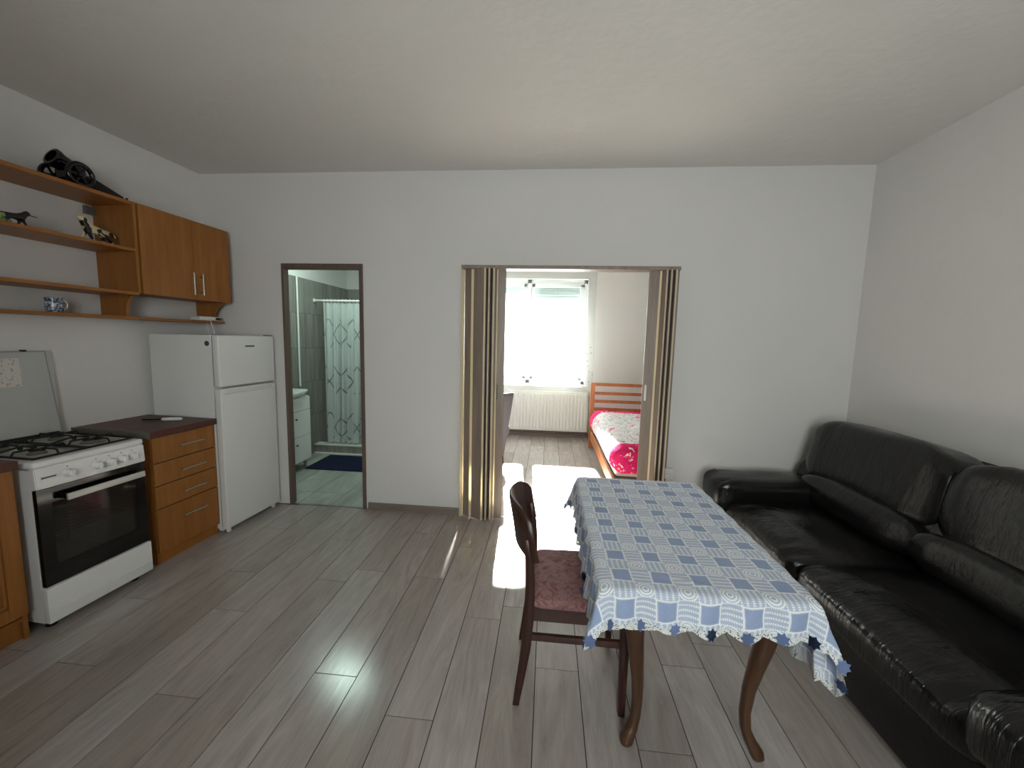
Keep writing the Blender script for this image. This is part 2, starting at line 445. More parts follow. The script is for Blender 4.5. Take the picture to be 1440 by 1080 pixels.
W2 = (-.4, 1.0, .9, 2.3)
bm = bmn(); box(bm, -3.3, W2[0], YF-.15, YF, 0, ZC); box(bm, W2[1], XR+.15, YF-.15, YF, 0, ZC)
box(bm, W2[0], W2[1], YF-.15, YF, 0, W2[2]); box(bm, W2[0], W2[1], YF-.15, YF, W2[3], ZC)
struct('wall_front', bm, 'wall')
struct('ceiling', box(bmn(), -3.4, XR+.2, YF-.2, WY+WT, ZC, ZC+.2), 'ceil', label='white painted ceiling')
struct('ceiling_bedroom', box(bmn(), -1.5, XR+.2, WY+WT, YB+.4, ZC, ZC+.2), 'ceil')
struct('ceiling_bathroom', box(bmn(), -3.1, -1.46, WY+WT, 5.6, 2.5, 2.9), 'ceil')
# bedroom shell
struct('wall_bedroom_left', box(bmn(), -1.46, -1.35, WY+WT, YB+.3, 0, ZC), 'wall')
W1 = (-1.16, .56, .80, 2.37)
bm = bmn(); ya, yb = YB, YB+.28
box(bm, -1.5, W1[0], ya, yb, 0, ZC); box(bm, W1[1], XR, ya, yb, 0, ZC); box(bm, W1[0], W1[1], ya, yb, 0, W1[2]); box(bm, W1[0], W1[1], ya, yb, W1[3], ZC)
struct('wall_bedroom_back', bm, 'wall', label='white bedroom wall around the window')
# bathroom shell
XB = -2.86
wbl = struct('wall_bathroom_left', box(bmn(), XB-.2, XB-.008, WY+WT, 5.5, 0, 2.5), 'wall', label='bathroom wall with grey wood effect tiles')
wbr = struct('wall_bathroom_right', box(bmn(), -1.52, -1.46, WY+WT, 5.6, 0, 2.5), 'wall')
wbb = struct('wall_bathroom_back', box(bmn(), XB-.2, -1.52, 5.458, 5.6, 0, 2.5), 'wall')
gb = box(bmn(), XB-.008, XB-.003, WY+WT, 5.458, 0, 2.11); mk('grout', gb, 'joint', wbl)
gb = box(bmn(), XB, -1.52, 5.453, 5.458, 0, 2.11); mk('grout', gb, 'joint', wbb)
zs = [0, .085, .49, .895, 1.30, 1.705, 2.11]
for za, zb in zip(zs, zs[1:]):
    for k in range(-5, 5):
        yy = 4.45+.25*k; lo, hi = max(yy, WY+WT), min(yy+.25, 5.45)
        if hi-lo > .02: piece('tile', 'walltile', wbl, XB-.006, XB, lo+.0015, hi-.0015, za+.0015, zb-.0015)
    for k in range(0, 7):
        xx = XB+.25*k; hi = min(xx+.25, -1.52)
        if hi-xx > .02: piece('tile', 'walltile', wbb, xx+.0015, hi-.0015, 5.45, 5.456, za+.0015, zb-.0015)

# baseboards
struct('baseboard_back', box(bmn(), D1[1]+.03, D2[0]-.02, WY-.014, WY+.002, 0, .058, .003), 'baseboard')
bm = bmn(); box(bm, D2[1]+.02, XR, WY-.014, WY+.002, 0, .058, .003); struct('baseboard_back_right', bm, 'baseboard')
struct('baseboard_right', box(bmn(), XR-.014, XR+.002, YF, WY-.014, 0, .058, .003), 'baseboard')
struct('baseboard_bedroom', box(bmn(), -1.35, XR, YB-.016, YB+.002, 0, .06, .003), 'baseboard')

# bathroom door frame
t1 = sempty('trim_1', 'brown door frame around the bathroom opening')
for nm, xa, xb, za, zb in (('jamb', D1[0]-.008, D1[0]+.014, 0, D1[2]+.012), ('jamb', D1[1]-.016, D1[1]+.014, 0, D1[2]+.012), ('header', D1[0]+.014, D1[1]-.016, D1[2]-.03, D1[2]+.012)):
    mk(nm, box(bmn(), xa, xb, WY-.012, WY+.05, za, zb, .003), 'frame_brown', t1)

# ------------------------------------------------------------------ folding doors
t2 = sempty('trim_2', 'brown track and cream edging of the folding door')
mk('track', box(bmn(), D2[0], D2[1], WY-.085, WY+.03, D2[2]-.022, D2[2]+.004, .003), 'foldpanel', t2)
mk('edging', box(bmn(), D2[0]-.012, D2[0]+.012, WY-.03, WY+.04, 0, D2[2]+.004, .003), 'cream', t2)
mk('edging', box(bmn(), D2[1]-.012, D2[1]+.008, WY-.03, WY+.04, 0, D2[2]+.004, .003), 'foldpanel', t2)
def fold(name, label, pts):
    """pts: list of (x, y, material of the strip that starts here)"""
    d = sempty(name, label)
    for (xa, ya, m), (xb, yb, _) in zip(pts, pts[1:]):
        v = Vector((xb-xa, yb-ya, 0)); n = Vector((-v.y, v.x, 0)).normalized()*(.0045 if m == 'foldpanel' else .0035)
        q = [(xa+n.x, ya+n.y), (xb+n.x, yb+n.y), (xb-n.x, yb-n.y), (xa-n.x, ya-n.y)]
        mk('door_panel' if m == 'foldpanel' else 'hinge_strip', prism(bmn(), q, 'z', .012, D2[2]-.02), m, d)
    return d
F, C_ = 'foldpanel', 'cream'
dl = fold('door_1', 'left half of the brown folding door pushed open', [(-.655, 3.085, F), (-.602, 3.05, C_), (-.580, 3.045, F), (-.497, 3.00, C_), (-.484, 3.0, F),
    (-.478, 3.11, F), (-.462, 3.0, C_), (-.454, 3.0, F), (-.444, 3.11, F), (-.428, 3.005, C_), (-.416, 3.005, F), (-.410, 3.05, C_), (-.397, 3.05, F), (-.337, 3.06, F)])
mk('handle', box(bmn(), -.392, -.380, 3.035, 3.056, .985, 1.105, .004), 'dullsteel', dl)
dr = fold('door_2', 'right half of the brown folding door pushed open', [(.722, 3.06, F), (.798, 3.055, C_), (.816, 3.05, F), (.832, 3.0, C_), (.840, 3.0, F),
    (.852, 3.12, F), (.864, 3.0, C_), (.872, 3.0, F), (.884, 3.12, F), (.898, 3.0, C_), (.908, 3.0, F), (.928, 3.08, F)])
mk('handle', box(bmn(), .736, .748, 3.035, 3.058, 1.02, 1.14, .004), 'white_plastic', dr)

# ------------------------------------------------------------------ windows
def window(name, label, x0, x1, z0, z1, yi, yo, mull, inward):
    """inward: -1 when the room lies on the low-y side"""
    wdw = sempty(name, label); ym = (yi+yo)/2
    f = bmn()
    box(f, x0, x1, ym-.035, ym+.035, z0, z0+.05); box(f, x0, x1, ym-.035, ym+.035, z1-.05, z1)
    box(f, x0, x0+.05, ym-.035, ym+.035, z0, z1); box(f, x1-.05, x1, ym-.035, ym+.035, z0, z1); box(f, mull-.03, mull+.03, ym-.035, ym+.035, z0, z1)
    mk('window_frame', f, 'pvc', wdw)
    for a, b in ((x0+.05, mull-.03), (mull+.03, x1-.05)):
        s = bmn(); yy = ym+inward*.012
        box(s, a, b, yy-.03, yy+.03, z0+.05, z0+.11, .006); box(s, a, b, yy-.03, yy+.03, z1-.11, z1-.05, .006)
        box(s, a, a+.055, yy-.03, yy+.03, z0+.06, z1-.06, .006); box(s, b-.055, b, yy-.03, yy+.03, z0+.06, z1-.06, .006)
        so = mk('sash', s, 'pvc', wdw)
        mk('pane', box(bmn(), a+.05, b-.05, yy-.004, yy+.004, z0+.10, z1-.10), 'pane', so)
    mk('window_sill', box(bmn(), x0-.04, x1+.04, min(ym, yi+inward*.06), max(ym, yi+inward*.06), z0-.03, z0+.002, .006), 'pvc', wdw)
    return wdw
win = window('window_1', 'white double window with sheer curtain in the bedroom', W1[0], W1[1], W1[2], W1[3], YB, YB+.28, -.31, -1)
for a, b, zb in ((W1[0]+.05, -.34, 2.17), (-.28, W1[1]-.05, 2.09)):
    bl = mk('shutter', box(bmn(), a, b, YB+.20, YB+.215, zb, W1[3]), 'blind', win)
    k = 0; z = zb
    while z < W1[3]-.04:
        mk('shutter_slat', box(bmn(), a, b, YB+.194, YB+.202, z+.003, z+.04, .003), 'blind', bl); z += .045
window('window_2', 'white double window behind the camera', W2[0], W2[1], W2[2], W2[3], YF, YF-.15, .3, 1)

# ================================================================== KITCHEN (local x = out of the wall, local y = along the wall towards the door wall)
def kthing(name, label, cat, s0, t0=0, z0=0, group=None): return thing(name, label, cat, K(t0, s0, z0), -A, group)
def handle_h(parent, x, y0, y1, z, mat='steel'):
    b = bmn(); tube(b, [(x+.028, y0-.012, z), (x+.028, y1+.012, z)], .005, 10)
    for y in (y0+.006, y1-.006): tube(b, [(x-.002, y, z), (x+.028, y, z)], .0045, 8)
    return mk('handle', b, mat, parent, True)

# --- drawer cabinet (s .53 - .955)
dc = kthing('drawer_cabinet', 'orange beech base cabinet with four drawers beside the fridge', 'cabinet', .955)
Wd = .425
b = bmn(); box(b, .006, .523, 0, .018, 0, .812); box(b, .006, .523, Wd-.018, Wd, 0, .812); box(b, .006, .523, .018, Wd-.018, .075, .093); box(b, .006, .02, .018, Wd-.018, .09, .812); box(b, .45, .523, .018, Wd-.018, .78, .812)
mk('carcass', b, 'oakside', dc)
mk('plinth', box(bmn(), .50, .515, .018, Wd-.018, 0, .075), 'oakfronty', dc)
for za, zb in ((.652, .808), (.508, .646), (.362, .502), (.078, .356)):
    d = mk('drawer', box(bmn(), .525, .545, .002, Wd-.002, za, zb, .0015), 'oakfront', dc)
    zz = zb-.075 if zb-za < .2 else zb-.09
    handle_h(d, .545, .165, .305, zz)
wt = kthing('worktop', 'dark brown laminate worktop with a metal edge strip above the drawers', 'worktop', .975)
mk('slab', box(bmn(), .002, .565, 0, .447, .814, .853, .002), 'counter', wt)
mk('edge_strip', box(bmn(), .002, .563, -.003, .0015, .813, .854), 'dullsteel', wt)

# --- left base cabinet (s 1.56 ...)
lc = kthing('base_cabinet', 'orange wooden base cabinet with a raised panel door left of the cooker', 'cabinet', 2.16)
Wl = .605
b = bmn(); box(b, .006, .535, 0, .018, .0, .82); box(b, .006, .535, Wl-.018, Wl, 0, .82); box(b, .006, .535, .018, Wl-.018, .09, .108); box(b, .006, .02, .018, Wl-.018, .1, .82)
mk('carcass', b, 'oakside', lc)
mk('plinth', box(bmn(), .50, .517, .0, Wl-.001, 0, .10), 'oakfront', lc)
d = bmn(); xa, xb, za, zb, st = .537, .556, .125, .815, .062
box(d, xa, xb, .004, .004+st, za, zb, .004); box(d, xa, xb, Wl-.004-st, Wl-.004, za, zb, .004)
box(d, xa, xb, .004+st, Wl-.004-st, za, za+st, .004); box(d, xa, xb, .004+st, Wl-.004-st, zb-st, zb, .004)
dd = mk('door', d, 'oakfront', lc)
p = bmn(); box(p, xa, xb-.009, .06, Wl-.06, za+.055, zb-.055); mk('inset_panel', p, 'oakfront', dd)
p = bmn()
for q, (e0, e1, f0, f1) in enumerate(((.066, .082, za+.066, zb-.066), (Wl-.082, Wl-.066, za+.066, zb-.066), (.066, Wl-.066, za+.066, za+.082), (.066, Wl-.066, zb-.082, zb-.066))):
    box(p, xa, xb-.003, e0, e1, f0, f1, .005)
mk('moulding', p, 'oakside', dd)
k = bmn(); lathe(k, [(.006, 0), (.006, .012), (.014, .016), (.014, .024), (.004, .028)], 14, Matrix.Translation((xb, .04, .66)) @ Matrix.Rotation(PI/2, 4, 'Y')); mk('knob', k, 'steel', dd, True)
w2 = kthing('worktop', 'brown laminate worktop over the raised panel base cabinet', 'worktop', 2.17)
mk('slab', box(bmn(), .002, .585, 0, .615, .822, .860, .003), 'counter', w2)

# --- gas cooker (s 1.048 - 1.522)
gc = kthing('gas_cooker', 'white freestanding gas cooker with open lid and black oven door', 'cooker', 1.522)
Wc = .474
b = bmn(); box(b, .04, .575, 0, .02, .045, .80); box(b, .04, .575, Wc-.02, Wc, .045, .80); box(b, .04, .06, .02, Wc-.02, .045, .80); box(b, .04, .575, .02, Wc-.02, .045, .06); box(b, .04, .575, .02, Wc-.02, .70, .80)
mk('body', b, 'white_enamel', gc)
# oven cavity: inner rack and back visible through the glass
oc = bmn(); box(oc, .10, .57, .045, .05, .2, .69); box(oc, .10, .57, Wc-.05, Wc-.045, .2, .69); box(oc, .10, .105, .045, Wc-.045, .2, .69); box(oc, .10, .57, .045, Wc-.045, .2, .205); box(oc, .10, .57, .045, Wc-.045, .685, .69)
mk('oven_cavity', oc, plain('oven_cavity_grey', '5a5855', .4), gc)
rk = bmn()
for yy in (.06, Wc-.06): tube(rk, [(.12, yy, .44), (.55, yy, .44)], .004, 6)
for k in range(10): tube(rk, [(.14+.045*k, .055, .44), (.14+.045*k, Wc-.055, .44)], .0025, 6)
mk('oven_rack', rk, 'steel', gc, True)
h = bmn(); box(h, .03, .606, -.003, Wc+.003, .805, .838, .014, 3); mk('hob', h, 'white_enamel', gc, True)
h = bmn(); box(h, .10, .555, .03, Wc-.03, .834, .8395); mk('hob_tray', h, plain('hob_tray_enamel', 'bdb9b2', .22), gc)
cp = bmn(); prism(cp, [(.57, .708), (.613, .708), (.607, .806), (.57, .806)], 'y', 0, Wc, .004); panel = mk('control_panel', cp, 'white_enamel', gc, True)
for s_ in (1.381+.02, 1.268+.015, 1.21+.015, 1.155+.012, 1.103+.012):
    yk = 1.522-s_; kb = bmn()
    lathe(kb, [(.021, 0), (.021, .008), (.017, .012), (.016, .03), (.013, .033)], 18, Matrix.Translation((.609, yk, .757)) @ Matrix.Rotation(PI/2, 4, 'Y'))
    box(kb, .618, .648, yk-.005, yk+.005, .74, .774, .002); mk('knob', kb, 'white_enamel', panel, True)
    mk('dot', box(bmn(), .6085, .6105, yk-.002, yk+.002, .787, .791), 'black', panel)
# badge: small row of dark letter strokes, not legible in the photograph
lg = bmn()
for k in range(9): box(lg, .6095, .6115, .022+.0062*k, .0265+.0062*k, .755, .762)
mk('badge', lg, plain('badge_grey', '55524f', .5), panel)
# oven door
od = bmn()
box(od, .578, .602, .004, .055, .228, .702); box(od, .578, .602, Wc-.055, Wc-.004, .228, .702); box(od, .578, .602, .055, Wc-.055, .228, .315); box(od, .578, .602, .055, Wc-.055, .63, .702)
door = mk('oven_door', od, plain('oven_black_glass', '060606', .08), gc)
mk('oven_window', box(bmn(), .586, .601, .055, Wc-.055, .315, .63), 'ovenglass', door)
hd = bmn(); box(hd, .636, .650, .088, Wc-.035, .632, .664, .005); mk('handle', hd, plain('handle_white_metal', 'cfcdc8', .3, .3), door, True)
for yy in (.095, Wc-.05): mk('handle_bracket', box(bmn(), .60, .642, yy, yy+.02, .634, .660, .003), 'black', door)
bp = bmn(); box(bp, .57, .608, 0, Wc, .045, .222, .006); box(bp, .60, .6105, .004, Wc-.004, .10, .104); mk('warming_drawer', bp, 'white_enamel', gc, True)
for yy in (.05, Wc-.05):
    for xx in (.10, .53): fb = bmn(); lathe(fb, [(.022, 0), (.022, .012), (.012, .018), (.012, .05)], 14, Matrix.Translation((xx, yy, 0))); mk('foot', fb, 'black', gc, True)
# burners and pan supports
for xx in (.20, .44):
    for yy in (.12, .35):
        r = {(.20, .12): .036, (.20, .35): .03, (.44, .12): .03, (.44, .35): .045}[(xx, yy)]
        bb = bmn(); lathe(bb, [(r*1.15, 0), (r*1.15, .008), (r*.95, .012), (r*.95, .018)], 22, Matrix.Translation((xx, yy, .838))); bo = mk('burner', bb, 'dullsteel', gc, True)
        bc = bmn(); lathe(bc, [(r*.9, 0), (r*.92, .006), (r*.6, .010)], 22, Matrix.Translation((xx, yy, .855))); mk('burner_cap', bc, 'iron', bo, True)
for ya_, yb_ in ((.025, .232), (.242, .449)):
    g = bmn(); zt = .868; x0, x1 = .085, .57
    loop = [(x0, ya_, .848), (x1, ya_, .848), (x1, yb_, .848), (x0, yb_, .848)]
    for i in range(4): tube(g, [loop[i], loop[(i+1) % 4]], .0055, 8)
    ym_ = (ya_+yb_)/2
    for xx in (.20, .44):
        for sx, sy in ((1, 0), (-1, 0), (0, 1), (0, -1)):
            far = (xx+sx*.115, ym_+sy*(yb_-ya_)/2); near = (xx+sx*.022, ym_+sy*.022)
            tube(g, [(far[0], far[1], .848), (far[0]-sx*.012, far[1]-sy*.012, zt), (near[0], near[1], zt)], .005, 8)
    tube(g, [(.32, ya_, .848), (.32, ym_, zt-.004), (.32, yb_, .848)], .005, 8)
    mk('pan_support', g, 'iron', gc, True)
lid = bmn()
def lidx(z): return .045-(z-.85)*.055
def slab_tilt(b, ya, yb, za, zb, th, off=0):
    r = []
    for z in (za, zb): r.append([(lidx(z)+off-th/2, ya, z), (lidx(z)+off+th/2, ya, z), (lidx(z)+off+th/2, yb, z), (lidx(z)+off-th/2, yb, z)])
    ring_loft(b, r)
slab_tilt(lid, .004, Wc-.004, .852, 1.325, .012); lo = mk('lid', lid, plain('lid_painted_metal', 'b6b7b5', .3), gc)
lp = bmn(); slab_tilt(lp, .004, Wc-.075, .862, 1.295, .003, .0065); mk('lid_inset', lp, plain('lid_inset_metal', 'bebfbc', .2), lo)
fr = bmn(); tube(fr, [(lidx(.86)+.004, Wc-.006, .86), (lidx(1.32)+.004, Wc-.03, 1.322), (lidx(1.32)+.004, .006, 1.322)], .0045, 8); mk('lid_rim', fr, plain('lid_rim_metal', '9a9b99', .35), lo, True)
sk = bmn(); slab_tilt(sk, .03, Wc-.145+.0, 1.135, 1.288, .001, .0095); mk('sticker', sk, 'sticker', lo)
mk('bumper', box(bmn(), lidx(1.32)-.008, lidx(1.32)+.012, .345, .365, 1.322, 1.333, .002), 'black', lo)
hb = bmn(); box(hb, .03, .062, .02, Wc-.02, .838, .856, .003); mk('hinge_bar', hb, 'iron', gc)

# --- fridge (s 0 - .522)
fg = kthing('fridge', 'white fridge freezer with two doors in the corner by the bathroom door', 'fridge', .524)
Wf = .522
b = bmn(); box(b, .05, .548, 0, Wf, .03, 1.437, .006); mk('body', b, 'fridge_white', fg, True)
for za, zb, nm in ((.035, 1.060, 'fridge_door'), (1.074, 1.437, 'freezer_door')):
    q = bmn()
    if za > 1: box(q, .556, .606, .0, Wf, za, zb, .010, 3)
    else:
        box(q, .556, .606, .0, Wf, za, 1.020, .008, 3); box(q, .556, .606, .0, Wf, 1.044, zb, .004, 2)
        box(q, .556, .606, .0, .035, 1.012, 1.050, .003); box(q, .556, .606, Wf-.02, Wf, 1.012, 1.050, .003); box(q, .556, .586, .01, Wf-.01, 1.008, 1.052)
    fd = mk(nm, q, 'fridge_white', fg, True)
    g = bmn(); box(g, .546, .558, .008, Wf-.008, za+.008, zb-.008); mk('gasket', g, plain('gasket_grey', '8b8985', .7), fd)
    if za > 1:
        lg = bmn()
        for k in range(7): box(lg, .6055, .6075, .232+.0125*k, .242+.0125*k, 1.354, 1.364)
        mk('badge', lg, plain('badge_dark', '232323', .4), fd)
sb = bmn(); lathe(sb, [(.018, 0), (.018, .0015)], 22, Matrix.Translation((.518, .0002, 1.378)) @ Matrix.Rotation(PI/2, 4, 'X'))
so = mk('round_sticker', sb, plain('sticker_dark', '2c2624', .5), fg)
sb = bmn(); lathe(sb, [(.012, 0), (.012, .001)], 20, Matrix.Translation((.518, -.0012, 1.378)) @ Matrix.Rotation(PI/2, 4, 'X')); mk('sticker_disc', sb, plain('sticker_mid', '57504c', .5), so)
q = bmn(); box(q, .55, .6, Wf-.05, Wf-.01, 1.437, 1.445, .002); mk('hinge_cover', q, 'dullsteel', fg)
for yy in (.04, Wf-.04):
    for xx in (.09, .57): fb = bmn(); lathe(fb, [(.016, 0), (.016, .035)], 12, Matrix.Translation((xx, yy, 0))); mk('foot', fb, 'black' if xx < .5 else 'white_plastic', fg, True)
mk('plinth', box(bmn(), .52, .55, .01, Wf-.01, .012, .035), 'fridge_white', fg)

# --- wall cabinet (s .075 - .737)
wc = kthing('wall_cabinet', 'orange beech wall cabinet with two doors above the fridge', 'cabinet', .738, 0, 0)
Ww = .663
b = bmn(); box(b, .002, .282, 0, .018, 1.695, 2.243); box(b, .002, .282, Ww-.018, Ww, 1.695, 2.243); box(b, .002, .282, .018, Ww-.018, 1.695, 1.713); box(b, .002, .282, .018, Ww-.018, 2.225, 2.243); box(b, .002, .008, .018, Ww-.018, 1.7, 2.24)
mk('carcass', b, 'oakside', wc)
for ya, yb, yh in ((.002, .353, .33), (.356, Ww-.002, .400)):
    d = mk('door', box(bmn(), .284, .302, ya, yb, 1.69, 2.246, .0015), 'oakfront', wc)
    hh = bmn(); tube(hh, [(.33, yh, 1.722), (.33, yh, 1.876)], .0052, 10)
    for z in (1.745, 1.853): tube(hh, [(.30, yh, z), (.33, yh, z)], .0045, 8)
    mk('handle', hh, 'steel', d, True)

# --- open wall shelf unit with the long bottom shelf
ws = kthing('wall_shelf_unit', 'brown beech open wall shelves with curved brackets and a long narrow bottom shelf', 'shelf', 1.80)
Lw = 1.80-.742
mk('top_shelf', box(bmn(), .002, .30, 0, Lw-.003, 2.226, 2.246, .001), 'oakfronty', ws)
for z in (1.945, 1.677): mk('shelf', box(bmn(), .002, .298, .018, Lw-.018, z, z+.018, .001), 'oakfronty', ws)
def side_poly(foot):
    pts = [(.002, 1.545), (foot, 1.545)]
    for k in range(9):
        a_ = PI/2*k/8; pts.append((.295-(.295-foot)*math.cos(a_), 1.565+(1.69-1.565)*math.sin(a_)))
    return pts
mk('side_panel', prism(bmn(), side_poly(.19)+[(.298, 1.69), (.298, 2.226), (.002, 2.226)], 'y', Lw-.022, Lw-.004), 'oakside', ws)
mk('side_panel', prism(bmn(), side_poly(.19)+[(.298, 1.69), (.298, 2.226), (.002, 2.226)], 'y', 0, .018), 'oakside', ws)
mk('bracket', prism(bmn(), side_poly(.16)+[(.295, 1.694), (.002, 1.694)], 'y', 1.80-.10, 1.80-.082), 'oakside', ws)
mk('bottom_shelf', box(bmn(), .002, .19, -.0, 1.80-.035, 1.527, 1.545, .001), 'oakfronty', ws)
mk('hanger', box(bmn(), .004, .03, Lw-.075, Lw-.022, 2.165, 2.215, .003), 'dullsteel', ws)

# --- things on shelves and worktop
mg = kthing('mug', 'blue and white patterned mug on the bottom wall shelf', 'mug', 1.075, .12, 1.545)
b = bmn(); lathe(b, [(.028, 0), (.034, .006), (.037, .03), (.036, .075), (.037, .082), (.034, .082), (.033, .07), (.033, .012), (.002, .008)], 28); mk('cup', b, 'mug', mg, True)
b = bmn(); tube(b, [(0, .034, .068), (0, .052, .068), (0, .062, .052), (0, .058, .03), (0, .034, .018)], .0045, 8); mk('handle', b, 'ceramic', mg, True)

rt = kthing('router', 'small flat white router on the end of the bottom shelf', 'router', .15, .135, 1.545)
b = bmn(); box(b, -.045, .05, -.095, .095, .001, .034, .010, 3); mk('case', b, 'white_plastic', rt, True)
mk('black_window', box(bmn(), .0475, .0512, .040, .087, .008, .028, .002), 'black', rt)
b = bmn(); tube(b, [(.05, -.02, .014), (.075, -.03, .006), (.078, -.028, -.025), (.072, -.01, -.06), (.074, -.005, -.098)], .003, 8); mk('cable', b, 'white_plastic', rt, True)

lt = kthing('gas_lighter', 'white gas lighter with a thin black barrel lying on the dark worktop', 'lighter', .665, .36, .854)
lt.rotation_euler[2] = -A+math.radians(20)
b = bmn(); sell(b, (0, 0, .0115), (.062, .0135, .0112), .6, .6, 20, 12); mk('grip', b, 'white_plastic', lt, True)
b = bmn(); tube(b, [(-.055, 0, .010), (-.175, .004, .008)], .0055, 10); mk('barrel', b, 'black', lt, True)
mk('trigger', box(bmn(), -.04, -.015, -.004, .004, .02, .0245, .001), 'black', lt)

# decorative cannon on the top shelf
cn = kthing('ornamental_cannon', 'dark glossy ornamental cannon on the top wall shelf', 'ornament', .985, .155, 2.246)
def wheel(x):
    r = bmn(); n = 30
    tube(r, [(x, .058*math.cos(2*PI*k/n), .069+.058*math.sin(2*PI*k/n)) for k in range(n)], .0125, 10, closed=True)
    w_ = mk('wheel', r, 'cannon', cn, True)
    hb_ = bmn(); lathe(hb_, [(.004, -.02), (.016, -.014), (.016, .014), (.004, .02)], 14, Matrix.Translation((x, 0, .069)) @ Matrix.Rotation(PI/2, 4, 'Y')); mk('hub', hb_, 'cannon', w_, True)
    for k in range(6):
        a_ = PI*k/3; sp = bmn(); tube(sp, [(x, .01*math.cos(a_), .069+.01*math.sin(a_)), (x, .052*math.cos(a_), .069+.052*math.sin(a_))], .0065, 8); mk('spoke', sp, 'cannon', w_, True)
wheel(.098); wheel(-.085)
b = bmn(); tube(b, [(-.09, 0, .069), (.10, 0, .069)], .01, 10); mk('axle', b, 'cannon', cn, True)
b = bmn(); dirv = Vector((.0, -1, .42)).normalized()
Mx = Matrix.Translation((.005, .02, .112)) @ dirv.to_track_quat('Z', 'Y').to_matrix().to_4x4()
lathe(b, [(.004, -.075), (.016, -.068), (.012, -.06), (.036, -.05), (.046, -.03), (.047, 0), (.045, .01), (.045, .05), (.048, .066), (.051, .078), (.050, .090), (.036, .092), (.034, .05)], 26, Mx); mk('barrel', b, 'cannon', cn, True)
b = bmn()
ring_loft(b, [[(-.035, y-.0, z-.025) , (.04, y, z-.025), (.035, y, z+.03), (-.03, y, z+.03)] for y, z in ((-.03, .075), (.03, .072))] + [[(-.010, .10, .030), (.066, .10, .030), (.056, .10, .085), (.0, .10, .085)], [(.04, .235, .001), (.075, .235, .001), (.07, .235, .030), (.045, .235, .030)]])
tube(b, [(.058, .23, .016), (.060, .25, .020), (.062, .262, .032)], .006, 8); mk('carriage', b, 'cannon', cn, True, ang=60)

def skinned(name, verts, edges, radii, mat, parent=None, loc=None, rz=0, sub=2):
    me = bpy.data.meshes.new(name); me.from_pydata(verts, edges, []); me.materials.append(MAT[mat])
    o = bpy.data.objects.new(name, me); COL.objects.link(o)
    sm = o.modifiers.new('skin', 'SKIN'); sm.use_smooth_shade = True
    for i, r in enumerate(radii): me.skin_vertices[0].data[i].radius = (r, r)
    me.skin_vertices[0].data[0].use_root = True
    ss = o.modifiers.new('sub', 'SUBSURF'); ss.levels = sub; ss.render_levels = sub
    dg = bpy.context.evaluated_depsgraph_get(); ev = o.evaluated_get(dg); nm = bpy.data.meshes.new_from_object(ev)
    o.modifiers.clear(); o.data = nm
    for p in nm.polygons: p.use_smooth = True
    if not nm.materials: nm.materials.append(MAT[mat])
    if parent: o.parent = parent
    if loc: o.location = loc
    o.rotation_euler[2] = rz
    return o
# cream and black animal figurine, head raised, body running towards -y in local space
V = [(0, .03, .056), (0, -.005, .054), (0, -.04, .060), (0, -.056, .082), (0, -.062, .098), (0, -.088, .096),      # spine, neck, head, nose
     (.010, -.048, .035), (.012, -.035, .004), (-.010, -.045, .035), (-.012, -.065, .004),
     (.011, .036, .036), (.012, .062, .004), (-.011, .034, .036), (-.012, .045, .004),
     (0, .055, .060), (0, .078, .052), (0, .090, .040), (.008, -.058, .108), (-.008, -.058, .108)]
E_ = [(0, 1), (1, 2), (2, 3), (3, 4), (4, 5), (2, 6), (6, 7), (2, 8), (8, 9), (0, 10), (10, 11), (0, 12), (12, 13), (0, 14), (14, 15), (15, 16), (4, 17), (4, 18)]
Rr = [.020, .018, .020, .014, .014, .007, .009, .006, .009, .006, .010, .006, .010, .006, .006, .005, .004, .004, .004]
fgn = skinned('animal_figurine', V, E_, Rr, 'dogcream', None, K(.245, .925, 1.9635), -A+.15); fgn.scale = (1.25, 1.2, 1.2)
tag(fgn, 'cream and black animal figurine with raised head on the middle wall shelf', 'figurine')
# dark figurine walking towards +y on a green base
hf = kthing('animal_figurine', 'dark brown animal figurine with a green base on the middle wall shelf', 'figurine', 1.268, .245, 1.963); hf.scale = (.78, .78, .78)
V = [(0, -.045, .060), (0, -.01, .056), (0, .022, .058), (0, .040, .078), (0, .052, .092), (0, .070, .084),
     (.010, .026, .032), (.011, .042, .003), (-.010, .020, .032), (-.011, .010, .003),
     (.011, -.050, .034), (.012, -.030, .003), (-.011, -.054, .034), (-.012, -.062, .003), (0, -.068, .064), (0, -.085, .058), (.006, .048, .102), (-.006, .048, .102)]
E2 = [(0, 1), (1, 2), (2, 3), (3, 4), (4, 5), (2, 6), (6, 7), (2, 8), (8, 9), (0, 10), (10, 11), (0, 12), (12, 13), (0, 14), (14, 15), (4, 16), (4, 17)]
R2 = [.019, .017, .019, .014, .013, .007, .009, .0055, .009, .0055, .010, .0055, .010, .0055, .006, .004, .004, .004]
skinned('body', V, E2, R2, 'horsebrown', hf)
b = bmn(); tube(b, [(-.012, .068, .083), (.012, .095, .076)], .003, 8); mk('stick', b, 'legwood', hf, True)
b = bmn(); sell(b, (-.01, -.085, .032), (.02, .05, .032), .7, .7, 18, 10); mk('green_base', b, 'grass', hf, True)

